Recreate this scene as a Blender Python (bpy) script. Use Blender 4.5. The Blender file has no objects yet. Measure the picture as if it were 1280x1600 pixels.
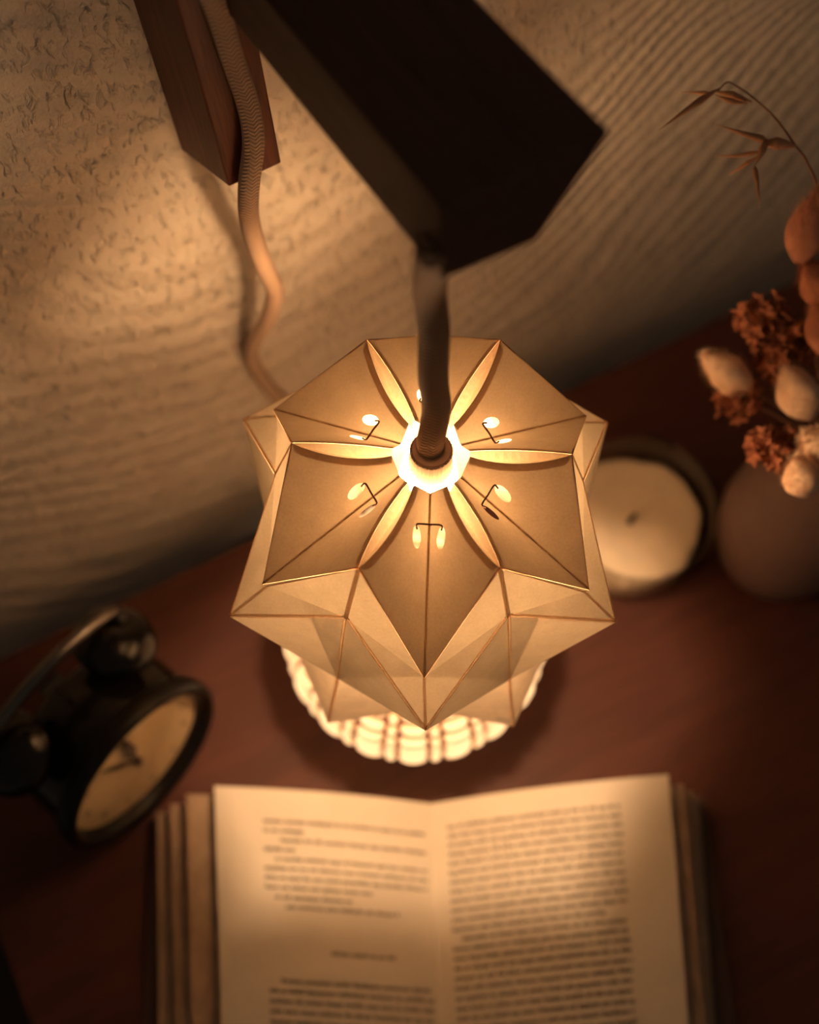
import bpy, bmesh, math, random
import numpy as np
from mathutils import Vector, Matrix, noise
from mathutils.geometry import tessellate_polygon

random.seed(7)
S = bpy.context.scene
COL = S.collection
PI = math.pi

# ------------------------------------------------------------------ camera, world, exposure
F_PX, TH, H = 1900.0, math.radians(23.5), 0.75
cd = bpy.data.cameras.new('camera')
cam = bpy.data.objects.new('camera', cd)
COL.objects.link(cam)
cam.location = (0, 0, H)
cam.rotation_euler = (TH, 0, 0)
cd.sensor_fit = 'HORIZONTAL'
cd.sensor_width = 24.0
cd.lens = 24.0 * F_PX / 1280.0
cd.clip_start = 0.01
cd.dof.use_dof = True
cd.dof.focus_distance = 0.465
cd.dof.aperture_fstop = 0.0356 / 0.0096
cd.dof.aperture_blades = 0
S.camera = cam

w = bpy.data.worlds.new('world')
S.world = w
w.use_nodes = True
w.node_tree.nodes['Background'].inputs[0].default_value = (0.050, 0.037, 0.027, 1)
w.node_tree.nodes['Background'].inputs[1].default_value = 1.0

vs = S.view_settings
vs.view_transform = 'Standard'
vs.look = 'None'
vs.gamma = 1
vs.use_curve_mapping = False
vs.exposure = 0.22
try:
    S.cycles.use_denoising = True
    S.cycles.denoiser = 'OPENIMAGEDENOISE'
except Exception:
    pass
S.cycles.max_bounces = 14
S.cycles.diffuse_bounces = 8
S.cycles.transmission_bounces = 10
S.cycles.transparent_max_bounces = 16
S.cycles.sample_clamp_indirect = 6.0
S.cycles.caustics_reflective = False
S.cycles.caustics_refractive = False

LAMP_COL = (1.0, 0.615, 0.33)
LAMP_L = 450.0

# ------------------------------------------------------------------ camera geometry (to set things out on planes in the room)
_s, _c = math.sin(TH), math.cos(TH)
O = Vector((0, 0, H))
def ray(px, py):
    a = (px - 640) / F_PX
    b = (800 - py) / F_PX
    return Vector((a, _s + _c * b, -_c + _s * b))
def unz(px, py, z):
    r = ray(px, py)
    return O + r * ((z - H) / r.z)
def und(px, py, d):
    return O + ray(px, py) * d
WN = Vector((0.46474, -0.88544, 0))       # wall normal, into the room
WD = Vector((0.88544, 0.46474, 0))        # along the wall
UP = Vector((0, 0, 1))
WALL = -0.365
TABLE_BACK = -0.3205
def unn(px, py, off):                      # onto a plane parallel to the wall, 'off' in front of it
    r = ray(px, py)
    return O + r * ((WALL + off - O.dot(WN)) / r.dot(WN))
def wp(n, d, z):
    return WN * n + WD * d + UP * z

# ------------------------------------------------------------------ materials
def new_mat(name):
    m = bpy.data.materials.new(name)
    m.use_nodes = True
    nt = m.node_tree
    for n in list(nt.nodes):
        nt.nodes.remove(n)
    out = nt.nodes.new('ShaderNodeOutputMaterial')
    return m, nt, out
def N(nt, typ, **kw):
    n = nt.nodes.new(typ)
    for k, v in kw.items():
        setattr(n, k, v)
    return n
def L(nt, a, b):
    nt.links.new(a, b)
def principled(name, col, rough=0.6, metal=0.0, spec=0.5, coat=0.0, vary=0.0, scale=60, bump=0.0, bscale=200):
    m, nt, out = new_mat(name)
    p = N(nt, 'ShaderNodeBsdfPrincipled')
    p.inputs['Base Color'].default_value = (*col, 1)
    p.inputs['Roughness'].default_value = rough
    p.inputs['Metallic'].default_value = metal
    p.inputs['Specular IOR Level'].default_value = spec
    p.inputs['Coat Weight'].default_value = coat
    tc = N(nt, 'ShaderNodeTexCoord')
    if vary:
        nz = N(nt, 'ShaderNodeTexNoise')
        nz.inputs['Scale'].default_value = scale
        nz.inputs['Detail'].default_value = 5
        L(nt, tc.outputs['Object'], nz.inputs['Vector'])
        cr = N(nt, 'ShaderNodeValToRGB')
        cr.color_ramp.elements[0].position = 0.3
        cr.color_ramp.elements[1].position = 0.7
        cr.color_ramp.elements[0].color = (*[c * (1 - vary) for c in col], 1)
        cr.color_ramp.elements[1].color = (*[min(1, c * (1 + vary)) for c in col], 1)
        L(nt, nz.outputs['Fac'], cr.inputs['Fac'])
        L(nt, cr.outputs['Color'], p.inputs['Base Color'])
    if bump:
        nb = N(nt, 'ShaderNodeTexNoise')
        nb.inputs['Scale'].default_value = bscale
        nb.inputs['Detail'].default_value = 4
        L(nt, tc.outputs['Object'], nb.inputs['Vector'])
        bp = N(nt, 'ShaderNodeBump')
        bp.inputs['Strength'].default_value = bump
        bp.inputs['Distance'].default_value = 0.001
        L(nt, nb.outputs['Fac'], bp.inputs['Height'])
        L(nt, bp.outputs['Normal'], p.inputs['Normal'])
    L(nt, p.outputs[0], out.inputs[0])
    return m

def wood(name, dark, light, rough=0.5, sx=6.0, sy=110.0, spec=0.4):
    """grain runs along the object's X axis"""
    m, nt, out = new_mat(name)
    p = N(nt, 'ShaderNodeBsdfPrincipled')
    p.inputs['Roughness'].default_value = rough
    p.inputs['Specular IOR Level'].default_value = spec
    tc = N(nt, 'ShaderNodeTexCoord')
    mp = N(nt, 'ShaderNodeMapping')
    mp.inputs['Scale'].default_value = (sx, sy, sy)
    L(nt, tc.outputs['Object'], mp.inputs['Vector'])
    n1 = N(nt, 'ShaderNodeTexNoise')
    n1.inputs['Scale'].default_value = 1.0
    n1.inputs['Detail'].default_value = 6
    n1.inputs['Roughness'].default_value = 0.65
    n1.inputs['Distortion'].default_value = 0.6
    L(nt, mp.outputs[0], n1.inputs['Vector'])
    n2 = N(nt, 'ShaderNodeTexNoise')
    n2.inputs['Scale'].default_value = 4.5
    n2.inputs['Detail'].default_value = 4
    L(nt, mp.outputs[0], n2.inputs['Vector'])
    mx = N(nt, 'ShaderNodeMath', operation='ADD')
    ml = N(nt, 'ShaderNodeMath', operation='MULTIPLY')
    ml.inputs[1].default_value = 0.45
    L(nt, n2.outputs['Fac'], ml.inputs[0])
    L(nt, n1.outputs['Fac'], mx.inputs[0])
    L(nt, ml.outputs[0], mx.inputs[1])
    cr = N(nt, 'ShaderNodeValToRGB')
    cr.color_ramp.elements[0].position = 0.5
    cr.color_ramp.elements[1].position = 0.95
    cr.color_ramp.elements[0].color = (*dark, 1)
    cr.color_ramp.elements[1].color = (*light, 1)
    L(nt, mx.outputs[0], cr.inputs['Fac'])
    L(nt, cr.outputs['Color'], p.inputs['Base Color'])
    bp = N(nt, 'ShaderNodeBump')
    bp.inputs['Strength'].default_value = 0.25
    bp.inputs['Distance'].default_value = 0.0006
    L(nt, mx.outputs[0], bp.inputs['Height'])
    L(nt, bp.outputs['Normal'], p.inputs['Normal'])
    L(nt, p.outputs[0], out.inputs[0])
    return m

def paper_mat(name, refl, trans, clear=0.0, fibre=0.12):
    """thin shade paper: reflects, diffuses light through, and lets a little straight through"""
    m, nt, out = new_mat(name)
    tc = N(nt, 'ShaderNodeTexCoord')
    nz = N(nt, 'ShaderNodeTexNoise')
    nz.inputs['Scale'].default_value = 900
    nz.inputs['Detail'].default_value = 3
    L(nt, tc.outputs['Object'], nz.inputs['Vector'])
    nz2 = N(nt, 'ShaderNodeTexNoise')
    nz2.inputs['Scale'].default_value = 140
    nz2.inputs['Detail'].default_value = 5
    L(nt, tc.outputs['Object'], nz2.inputs['Vector'])
    av = N(nt, 'ShaderNodeMath', operation='ADD')
    L(nt, nz.outputs['Fac'], av.inputs[0])
    L(nt, nz2.outputs['Fac'], av.inputs[1])
    mr = N(nt, 'ShaderNodeMapRange')
    mr.inputs['From Min'].default_value = 0.6
    mr.inputs['From Max'].default_value = 1.4
    mr.inputs['To Min'].default_value = 1 - fibre
    mr.inputs['To Max'].default_value = 1 + fibre
    L(nt, av.outputs[0], mr.inputs['Value'])
    def scaled(col):
        v = N(nt, 'ShaderNodeVectorMath', operation='SCALE')
        v.inputs[0].default_value = col
        L(nt, mr.outputs[0], v.inputs['Scale'])
        return v.outputs[0]
    d = N(nt, 'ShaderNodeBsdfDiffuse')
    L(nt, scaled(refl), d.inputs['Color'])
    t = N(nt, 'ShaderNodeBsdfTranslucent')
    L(nt, scaled(trans), t.inputs['Color'])
    ad = N(nt, 'ShaderNodeAddShader')
    L(nt, d.outputs[0], ad.inputs[0])
    L(nt, t.outputs[0], ad.inputs[1])
    if clear:
        tr = N(nt, 'ShaderNodeBsdfTransparent')
        tr.inputs['Color'].default_value = (1, 0.92, 0.8, 1)
        mx = N(nt, 'ShaderNodeMixShader')
        # Beer-Lambert: the straight-through share is exp(-depth / cos(incidence))
        ge = N(nt, 'ShaderNodeNewGeometry')
        dt = N(nt, 'ShaderNodeVectorMath', operation='DOT_PRODUCT')
        L(nt, ge.outputs['Normal'], dt.inputs[0])
        L(nt, ge.outputs['Incoming'], dt.inputs[1])
        def M(op, a, b_=None):
            n = N(nt, 'ShaderNodeMath', operation=op)
            for i, x in enumerate((a, b_)):
                if x is None: continue
                if isinstance(x, (int, float)): n.inputs[i].default_value = x
                else: L(nt, x, n.inputs[i])
            return n.outputs[0]
        ab = M('MAXIMUM', M('ABSOLUTE', dt.outputs['Value']), 0.03)
        L(nt, M('EXPONENT', M('DIVIDE', math.log(clear), ab)), mx.inputs['Fac'])
        L(nt, ad.outputs[0], mx.inputs[1])
        L(nt, tr.outputs[0], mx.inputs[2])
        L(nt, mx.outputs[0], out.inputs[0])
    else:
        L(nt, ad.outputs[0], out.inputs[0])
    return m

def glass_mat(name, tint=(1, 1, 1), refl=0.08, rough=0.03):
    m, nt, out = new_mat(name)
    t = N(nt, 'ShaderNodeBsdfTransparent')
    t.inputs['Color'].default_value = (*tint, 1)
    g = N(nt, 'ShaderNodeBsdfGlossy')
    g.inputs['Roughness'].default_value = rough
    lw = N(nt, 'ShaderNodeLayerWeight')
    lw.inputs['Blend'].default_value = 0.25
    mr = N(nt, 'ShaderNodeMapRange')
    mr.inputs['To Min'].default_value = refl * 0.5
    mr.inputs['To Max'].default_value = min(1, refl * 5)
    L(nt, lw.outputs['Facing'], mr.inputs['Value'])
    mx = N(nt, 'ShaderNodeMixShader')
    L(nt, mr.outputs[0], mx.inputs[0])
    L(nt, t.outputs[0], mx.inputs[1])
    L(nt, g.outputs[0], mx.inputs[2])
    L(nt, mx.outputs[0], out.inputs[0])
    return m

def braid_mat(name, col, col2, freq=520.0, rows=6.0, rough=0.9):
    """woven textile sleeve: chevrons from the tube's UVs (u round, v metres along)"""
    m, nt, out = new_mat(name)
    p = N(nt, 'ShaderNodeBsdfPrincipled')
    p.inputs['Roughness'].default_value = rough
    p.inputs['Specular IOR Level'].default_value = 0.15
    uv = N(nt, 'ShaderNodeUVMap')
    sp = N(nt, 'ShaderNodeSeparateXYZ')
    L(nt, uv.outputs[0], sp.inputs[0])
    def M(op, a, b=None):
        n = N(nt, 'ShaderNodeMath', operation=op)
        for i, x in enumerate((a, b)):
            if x is None:
                continue
            if isinstance(x, (int, float)):
                n.inputs[i].default_value = x
            else:
                L(nt, x, n.inputs[i])
        return n.outputs[0]
    ur = M('MULTIPLY', sp.outputs[0], rows)
    tri = M('PINGPONG', ur, 0.5)
    ph = M('ADD', M('MULTIPLY', sp.outputs[1], freq), M('MULTIPLY', tri, 1.6))
    saw = M('PINGPONG', ph, 0.5)
    h = M('MULTIPLY', saw, 2.0)
    nz = N(nt, 'ShaderNodeTexNoise')
    nz.inputs['Scale'].default_value = 1500
    tc = N(nt, 'ShaderNodeTexCoord')
    L(nt, tc.outputs['Object'], nz.inputs['Vector'])
    mc = N(nt, 'ShaderNodeMix', data_type='RGBA')
    mc.inputs['A'].default_value = (*col2, 1)
    mc.inputs['B'].default_value = (*col, 1)
    L(nt, h, mc.inputs['Factor'])
    L(nt, mc.outputs['Result'], p.inputs['Base Color'])
    bp = N(nt, 'ShaderNodeBump')
    bp.inputs['Strength'].default_value = 0.8
    bp.inputs['Distance'].default_value = 0.0006
    L(nt, M('ADD', h, M('MULTIPLY', nz.outputs['Fac'], 0.5)), bp.inputs['Height'])
    L(nt, bp.outputs['Normal'], p.inputs['Normal'])
    L(nt, p.outputs[0], out.inputs[0])
    return m

def wall_mat():
    m, nt, out = new_mat('embossed_wall_paint')
    p = N(nt, 'ShaderNodeBsdfPrincipled')
    p.inputs['Base Color'].default_value = (0.66, 0.60, 0.52, 1)
    p.inputs['Roughness'].default_value = 0.62
    p.inputs['Specular IOR Level'].default_value = 0.25
    tc = N(nt, 'ShaderNodeTexCoord')      # object coords: x along wall, z up
    def M(op, a, b=None):
        n = N(nt, 'ShaderNodeMath', operation=op)
        for i, x in enumerate((a, b)):
            if x is None:
                continue
            if isinstance(x, (int, float)):
                n.inputs[i].default_value = x
            else:
                L(nt, x, n.inputs[i])
        return n.outputs[0]
    def noise_n(scale, vec=(1, 1, 1), detail=4, rough=0.5, dist=0.0, rot=0.0):
        mp = N(nt, 'ShaderNodeMapping')
        mp.inputs['Scale'].default_value = vec
        mp.inputs['Rotation'].default_value = (0, rot, 0)
        L(nt, tc.outputs['Object'], mp.inputs['Vector'])
        n = N(nt, 'ShaderNodeTexNoise')
        n.inputs['Scale'].default_value = scale
        n.inputs['Detail'].default_value = detail
        n.inputs['Roughness'].default_value = rough
        n.inputs['Distortion'].default_value = dist
        L(nt, mp.outputs[0], n.inputs['Vector'])
        return n.outputs['Fac']
    pits = noise_n(190, (1.35, 1, 0.7), 3, 0.5, 0.5, 0.35)
    pk = N(nt, 'ShaderNodeMapRange', interpolation_type='SMOOTHSTEP')
    pk.inputs['From Min'].default_value = 0.50
    pk.inputs['From Max'].default_value = 0.86
    L(nt, pits, pk.inputs['Value'])
    # combed ridges, turned a little from patch to patch
    cen = N(nt, 'ShaderNodeMapping')
    cen.inputs['Location'].default_value = (-0.10, 0, -0.30)
    L(nt, tc.outputs['Object'], cen.inputs['Vector'])
    sx_ = N(nt, 'ShaderNodeSeparateXYZ')
    L(nt, cen.outputs[0], sx_.inputs[0])
    ang = M('ADD', M('MULTIPLY', sx_.outputs[0], 2.6), M('MULTIPLY', M('SUBTRACT', noise_n(5, (1, 1, 1), 1), 0.5), 1.6))
    vr = N(nt, 'ShaderNodeVectorRotate', rotation_type='Y_AXIS')
    L(nt, cen.outputs[0], vr.inputs['Vector'])
    L(nt, ang, vr.inputs['Angle'])
    wv = N(nt, 'ShaderNodeTexWave', wave_type='BANDS', bands_direction='Z')
    wv.inputs['Scale'].default_value = 15
    wv.inputs['Distortion'].default_value = 4.0
    wv.inputs['Detail'].default_value = 2
    wv.inputs['Detail Scale'].default_value = 0.25
    L(nt, vr.outputs[0], wv.inputs['Vector'])
    patch = noise_n(11, (1, 1, 1), 2)
    blob = noise_n(24, (1, 1, 1.3), 3)
    fine = noise_n(420, (1, 1, 1), 3)
    wm = M('MULTIPLY', wv.outputs['Fac'], M('MULTIPLY', patch, 0.9))
    hgt = M('ADD', M('ADD', M('MULTIPLY', pk.outputs[0], 0.75), M('MULTIPLY', wm, 0.95)),
            M('ADD', M('MULTIPLY', blob, 1.6), M('MULTIPLY', fine, 0.18)))
    bp = N(nt, 'ShaderNodeBump')
    bp.inputs['Strength'].default_value = 1.0
    bp.inputs['Distance'].default_value = 0.0037
    L(nt, hgt, bp.inputs['Height'])
    L(nt, bp.outputs['Normal'], p.inputs['Normal'])
    L(nt, p.outputs[0], out.inputs[0])
    return m

def emit_mat(name, col, strength):
    m, nt, out = new_mat(name)
    e = N(nt, 'ShaderNodeEmission')
    e.inputs['Color'].default_value = (*col, 1)
    e.inputs['Strength'].default_value = strength
    L(nt, e.outputs[0], out.inputs[0])
    return m

M_wall = wall_mat()
M_floor = wood('dark_floor_boards', (0.03, 0.018, 0.012), (0.07, 0.04, 0.025))
M_table = wood('stained_table_wood', (0.058, 0.0200, 0.0145), (0.104, 0.035, 0.0235), 0.55, 3.0, 26.0, 0.3)
M_walnut = wood('oiled_walnut', (0.050, 0.0105, 0.006), (0.20, 0.046, 0.022), 0.55, 14.0, 230.0)
M_arm = wood('unlit_arm_walnut', (0.060, 0.030, 0.020), (0.13, 0.062, 0.040), 0.6, 14.0, 230.0)  # bracket wood again, its tone shifted because the arm is unlit
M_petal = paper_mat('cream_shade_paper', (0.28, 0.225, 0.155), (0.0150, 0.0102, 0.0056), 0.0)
M_pleat = paper_mat('bright_pleat_paper', (0.55, 0.46, 0.34), (0.055, 0.043, 0.027), 0.0)  # shade paper again, passing more light so the slits look brighter
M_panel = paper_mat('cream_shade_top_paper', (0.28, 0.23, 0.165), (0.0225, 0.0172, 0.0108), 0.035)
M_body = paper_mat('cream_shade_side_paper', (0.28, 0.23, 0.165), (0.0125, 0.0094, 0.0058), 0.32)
M_skirt = paper_mat('cream_skirt_paper', (0.58, 0.50, 0.40), (0.092, 0.076, 0.055), 0.05)  # shade paper again, paler and more translucent so the skirt looks lit
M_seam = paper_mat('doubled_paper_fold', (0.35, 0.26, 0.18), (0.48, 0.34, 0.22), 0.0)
M_cord = braid_mat('brown_braided_sleeve', (0.52, 0.34, 0.21), (0.20, 0.115, 0.068))
M_cable = braid_mat('pale_braided_sleeve', (0.66, 0.50, 0.38), (0.36, 0.25, 0.18))
M_bulb = emit_mat('glowing_bulb', LAMP_COL, LAMP_L)
M_socket = paper_mat('milky_plastic', (0.55, 0.45, 0.34), (0.0045, 0.0038, 0.0028), 0.0, 0.0)
M_cap = principled('brown_plastic_cap', (0.16, 0.075, 0.04), 0.6)
M_ring = paper_mat('tan_plastic_ring', (0.45, 0.28, 0.17), (0.0022, 0.0011, 0.0006), 0.0, 0.0)
M_page = principled('book_paper', (0.70, 0.635, 0.525), 0.85, spec=0.15, vary=0.03, scale=40)
M_block = principled('shaded_page_edges', (0.40, 0.29, 0.205), 0.9, spec=0.1, vary=0.15, scale=90)  # page paper darkened, shade under the overhanging page put into the colour
M_ink = principled('printing_ink', (0.06, 0.04, 0.03), 0.9, spec=0.1)
M_cover = principled('book_cover_card', (0.10, 0.05, 0.035), 0.6)
M_black = principled('black_enamel', (0.006, 0.0055, 0.005), 0.18, spec=0.35)
M_chrome = principled('dark_chrome', (0.16, 0.15, 0.14), 0.2, metal=1.0)
M_bezel = principled('satin_black_metal', (0.007, 0.0065, 0.006), 0.34, spec=0.2)
M_blackm = principled('black_matte_metal', (0.012, 0.011, 0.010), 0.4)
M_dial = principled('cream_dial_paper', (0.80, 0.62, 0.37), 0.8, spec=0.15, vary=0.04)
M_hand = principled('black_hand_paint', (0.015, 0.012, 0.01), 0.4)
M_glass = glass_mat('clear_glass', (0.93, 0.92, 0.9), 0.08)
M_lens = glass_mat('clock_glass', (0.97, 0.97, 0.96), 0.07)
M_wax = principled('cream_wax', (0.90, 0.77, 0.58), 0.5, vary=0.05, scale=70, bump=0.15, bscale=160)
M_wick = principled('charred_wick', (0.02, 0.015, 0.012), 0.95)
M_vase = principled('matte_rose_ceramic', (0.150, 0.094, 0.082), 0.75, vary=0.06, scale=90, bump=0.1)
M_bunny = principled('cream_grass_fluff', (0.78, 0.58, 0.42), 0.95, spec=0.05, vary=0.1, scale=200)
M_pink = principled('rose_grass_fluff', (0.62, 0.30, 0.20), 0.95, spec=0.05, vary=0.12, scale=200)
M_statice = principled('rust_dried_petals', (0.40, 0.165, 0.095), 0.9, spec=0.05, vary=0.35, scale=260)
M_stem = principled('dry_stem', (0.28, 0.14, 0.075), 0.85)
M_oat = principled('dry_oat_husk', (0.52, 0.27, 0.14), 0.8, vary=0.2, scale=200)
M_rattan = paper_mat('pale_rattan', (0.58, 0.47, 0.33), (0.46, 0.385, 0.27), 0.0, 0.15)
M_core = principled('dark_wicker', (0.16, 0.06, 0.02), 0.8)  # lantern base, and added strips that darken the gaps between strands
M_lantern = emit_mat('lantern_bulb', (1.0, 0.74, 0.52), 40.0)

# ------------------------------------------------------------------ object helpers
def tag(o, label=None, cat=None, group=None, kind=None):
    if label: o['label'] = label
    if cat: o['category'] = cat
    if group: o['group'] = group
    if kind: o['kind'] = kind
    return o
def empty(name, loc, label, cat, group=None):
    o = bpy.data.objects.new(name, None)
    o.empty_display_size = 0.02
    o.location = loc
    COL.objects.link(o)
    return tag(o, label, cat, group)
class MB:
    def __init__(self):
        self.v, self.f, self.uv = [], [], None
    def add(self, vs, fs):
        k = len(self.v)
        self.v += [Vector(x) for x in vs]
        self.f += [tuple(i + k for i in q) for q in fs]
        return k
    def box(self, c, ex, ey, ez):
        c, ex, ey, ez = map(Vector, (c, ex, ey, ez))
        vs = [c + ex * a + ey * b + ez * d for d in (-1, 1) for b in (-1, 1) for a in (-1, 1)]
        self.add(vs, [(0, 2, 3, 1), (4, 5, 7, 6), (0, 1, 5, 4), (2, 6, 7, 3), (0, 4, 6, 2), (1, 3, 7, 5)])
    def prism(self, lo, hi):
        n = len(lo)
        self.add(list(lo) + list(hi), [tuple(range(n))[::-1], tuple(range(n, 2 * n))] +
                 [(i, (i + 1) % n, n + (i + 1) % n, n + i) for i in range(n)])
    def tube(self, pts, rad, seg=12, caps=True):
        pts = [Vector(p) for p in pts]
        n = len(pts)
        rads = rad if hasattr(rad, '__len__') else [rad] * n
        t = (pts[1] - pts[0]).normalized()
        x = t.orthogonal().normalized()
        base = len(self.v)
        for i in range(n):
            tt = (pts[min(i + 1, n - 1)] - pts[max(i - 1, 0)]).normalized()
            x = (x - tt * x.dot(tt)).normalized()
            y = tt.cross(x)
            for k in range(seg):
                a = 2 * PI * k / seg
                self.v.append(pts[i] + (x * math.cos(a) + y * math.sin(a)) * rads[i])
        for i in range(n - 1):
            for k in range(seg):
                a, b = base + i * seg + k, base + i * seg + (k + 1) % seg
                self.f.append((a, b, b + seg, a + seg))
        if caps:
            self.f.append(tuple(base + k for k in range(seg))[::-1])
            self.f.append(tuple(base + (n - 1) * seg + k for k in range(seg)))
    def lathe(self, prof, c, ax=UP, seg=48, x0=None, caps=(False, False)):
        """prof: (radius, height) pairs along axis 'ax' from point c"""
        c, ax = Vector(c), Vector(ax).normalized()
        x = Vector(x0) if x0 is not None else ax.orthogonal().normalized()
        y = ax.cross(x)
        base = len(self.v)
        for r, h in prof:
            for k in range(seg):
                a = 2 * PI * k / seg
                self.v.append(c + ax * h + (x * math.cos(a) + y * math.sin(a)) * r)
        for i in range(len(prof) - 1):
            for k in range(seg):
                a, b = base + i * seg + k, base + i * seg + (k + 1) % seg
                self.f.append((a, b, b + seg, a + seg))
        if caps[0]: self.f.append(tuple(base + k for k in range(seg))[::-1])
        if caps[1]: self.f.append(tuple(base + (len(prof) - 1) * seg + k for k in range(seg)))
    def ellipsoid(self, c, ex, ey, ez, nu=14, nv=9, fn=None):
        c, ex, ey, ez = map(Vector, (c, ex, ey, ez))
        base = len(self.v)
        for i in range(nv + 1):
            th = PI * i / nv
            for k in range(nu):
                a = 2 * PI * k / nu
                s = fn(th, a) if fn else 1.0
                self.v.append(c + (ex * math.cos(a) * math.sin(th) + ey * math.sin(a) * math.sin(th)) * s + ez * math.cos(th))
        for i in range(nv):
            for k in range(nu):
                a, b = base + i * nu + k, base + i * nu + (k + 1) % nu
                self.f.append((a, a + nu, b + nu, b))
    def build(self, name, mat, parent=None, frame=None, smooth=False, bevel=0.0, uvtube=None):
        inv = frame.inverted() if frame is not None else None
        org = parent.matrix_basis.translation.copy() if (parent is not None and frame is None) else Vector((0, 0, 0))
        if parent is not None and parent.parent is not None and frame is None:
            org = Vector((0, 0, 0))
            q = parent
            while q is not None:
                org += q.location
                q = q.parent
        vs = [inv @ v for v in self.v] if inv is not None else [v - org for v in self.v]
        me = bpy.data.meshes.new(name)
        me.from_pydata([tuple(v) for v in vs], [], self.f)
        me.validate()
        me.update()
        if smooth:
            for p in me.polygons: p.use_smooth = True
        if uvtube:
            seg, lens = uvtube
            ul = me.uv_layers.new(name='UVMap')
            for p in me.polygons:
                ks = [(i % seg) for i in p.vertices]
                wrap = (0 in ks) and (seg - 1 in ks)
                for li, vi in zip(p.loop_indices, p.vertices):
                    k = vi % seg
                    u = (seg if (wrap and k == 0) else k) / seg
                    ul.data[li].uv = (u, lens[min(vi // seg, len(lens) - 1)])
        me.materials.append(mat)
        o = bpy.data.objects.new(name, me)
        COL.objects.link(o)
        if parent is not None:
            o.parent = parent
        if frame is not None:
            q, org = parent, Vector((0, 0, 0))
            while q is not None:
                org += q.location
                q = q.parent
            o.matrix_basis = Matrix.Translation(-org) @ frame
        if bevel:
            b = o.modifiers.new('bevel', 'BEVEL')
            b.width = bevel
            b.segments = 2
            b.limit_method = 'ANGLE'
        return o
def spline(pts, per=8):
    """Catmull-Rom through points"""
    P = [Vector(p) for p in pts]
    P = [P[0] * 2 - P[1]] + P + [P[-1] * 2 - P[-2]]
    out = []
    for i in range(1, len(P) - 2):
        for k in range(per):
            t = k / per
            a, b, c, d = P[i - 1], P[i], P[i + 1], P[i + 2]
            out.append(0.5 * ((2 * b) + (c - a) * t + (2 * a - 5 * b + 4 * c - d) * t * t + (3 * b - a - 3 * c + d) * t ** 3))
    out.append(P[-2])
    return out
def lengths(pts):
    r = [0.0]
    for a, b in zip(pts, pts[1:]):
        r.append(r[-1] + (b - a).length)
    return r
def frame_of(x, y, org):
    x = Vector(x).normalized()
    z = x.cross(Vector(y)).normalized()
    y = z.cross(x)
    m = Matrix((x, y, z)).transposed().to_4x4()
    m.translation = org
    return m

# ------------------------------------------------------------------ room shell
FLOOR_Z = -0.72
b = MB()
b.box(wp(WALL - 0.05, 0.3, 0.5), WD * 1.6, WN * 0.05, UP * 1.25)
wall = b.build('wall_back', M_wall, frame=frame_of(WD, -WN, wp(WALL, 0, 0)))
tag(wall, kind='structure')
b = MB()
b.box(wp(WALL + 1.2, 0.3, FLOOR_Z - 0.02), WD * 1.6, WN * 1.2, UP * 0.02)
fl = b.build('floor', M_floor, frame=frame_of(WD, -WN, wp(WALL, 0, FLOOR_Z)))
tag(fl, kind='structure')

# ------------------------------------------------------------------ table
tb = empty('side_table', wp(0, 0.28, FLOOR_Z), 'dark reddish brown wooden table standing just clear of the wall', 'table')
b = MB()
b.box(wp((TABLE_BACK + 0.20) / 2, 0.281, -0.012), WD * 0.468, WN * ((0.20 - TABLE_BACK) / 2), UP * 0.012)
b.build('tabletop', M_table, tb, frame=frame_of(WD, -WN, wp(0, 0.28, 0)), bevel=0.002)
for dn, dd in ((TABLE_BACK + 0.04, -0.15), (TABLE_BACK + 0.04, 0.71), (0.16, -0.15), (0.16, 0.71)):
    b = MB()
    ctr = wp(dn, dd, 0)
    q0 = [ctr + WD * x * 0.014 + WN * y * 0.014 + UP * FLOOR_Z for x, y in ((-1, -1), (1, -1), (1, 1), (-1, 1))]
    q1 = [ctr + WD * x * 0.02 + WN * y * 0.02 + UP * -0.024 for x, y in ((-1, -1), (1, -1), (1, 1), (-1, 1))]
    b.prism(q0, q1)
    b.build('leg', M_table, tb)

# ------------------------------------------------------------------ wall lamp
AX = Vector((0.0081, 0.2005, 0.3464))      # centre of the shade's top ring
TX, TY, PHI = 0.0129, -0.0229, -0.0169
def ringpt(deg, r, z):
    a = math.radians(deg) + PHI
    x, y = r * math.cos(a), r * math.sin(a)
    return Vector((AX.x + x + TX * z, AX.y + y + TY * z, AX.z + z - TX * x - TY * y))
def fit_ring(r, z, degs, seen):
    out = {}
    for d in degs:
        p = ringpt(d, r, z)
        if d in seen:
            p = unz(*seen[d], p.z)
        out[d] = p
    return out
TIPS = (-90, -150, 150, 90, 30, -30)
VALS = (-120, 180, 120, 60, 0, -60)
C = fit_ring(0.0751, -0.0448, TIPS, {-90: (663, 1060), -150: (410, 913), 150: (427, 640), 90: (680, 524), 30: (917, 650), -30: (921, 922)})
V1 = fit_ring(0.0527, 0.0, VALS, {-120: (560, 888), 180: (455, 692), 120: (573, 530), 60: (782, 530), 0: (895, 710), -60: (782, 888)})
T2 = fit_ring(0.0908, -0.0659, TIPS, {-90: (665, 1142), -150: (358, 963), 150: (380, 655), 30: (950, 660), -30: (963, 972)})
V2 = fit_ring(0.0618, -0.0294, VALS, {-120: (540, 965), 180: (430, 740), 0: (912, 752), -60: (795, 962)})
Mm = fit_ring(0.0680, -0.1040, VALS, {-120: (527, 1060), -60: (797, 1062)})
Sl = fit_ring(0.0700, -0.1600, VALS, {-120: (512, 1130), -60: (803, 1135)})
for d_ in (60, 120):
    Sl[d_] = ringpt(d_, 0.0640, -0.1720)  # unseen rear rim lowered and drawn in so petal holes show lit paper
Sp = fit_ring(0.0610, -0.1560, TIPS, {})
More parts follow.
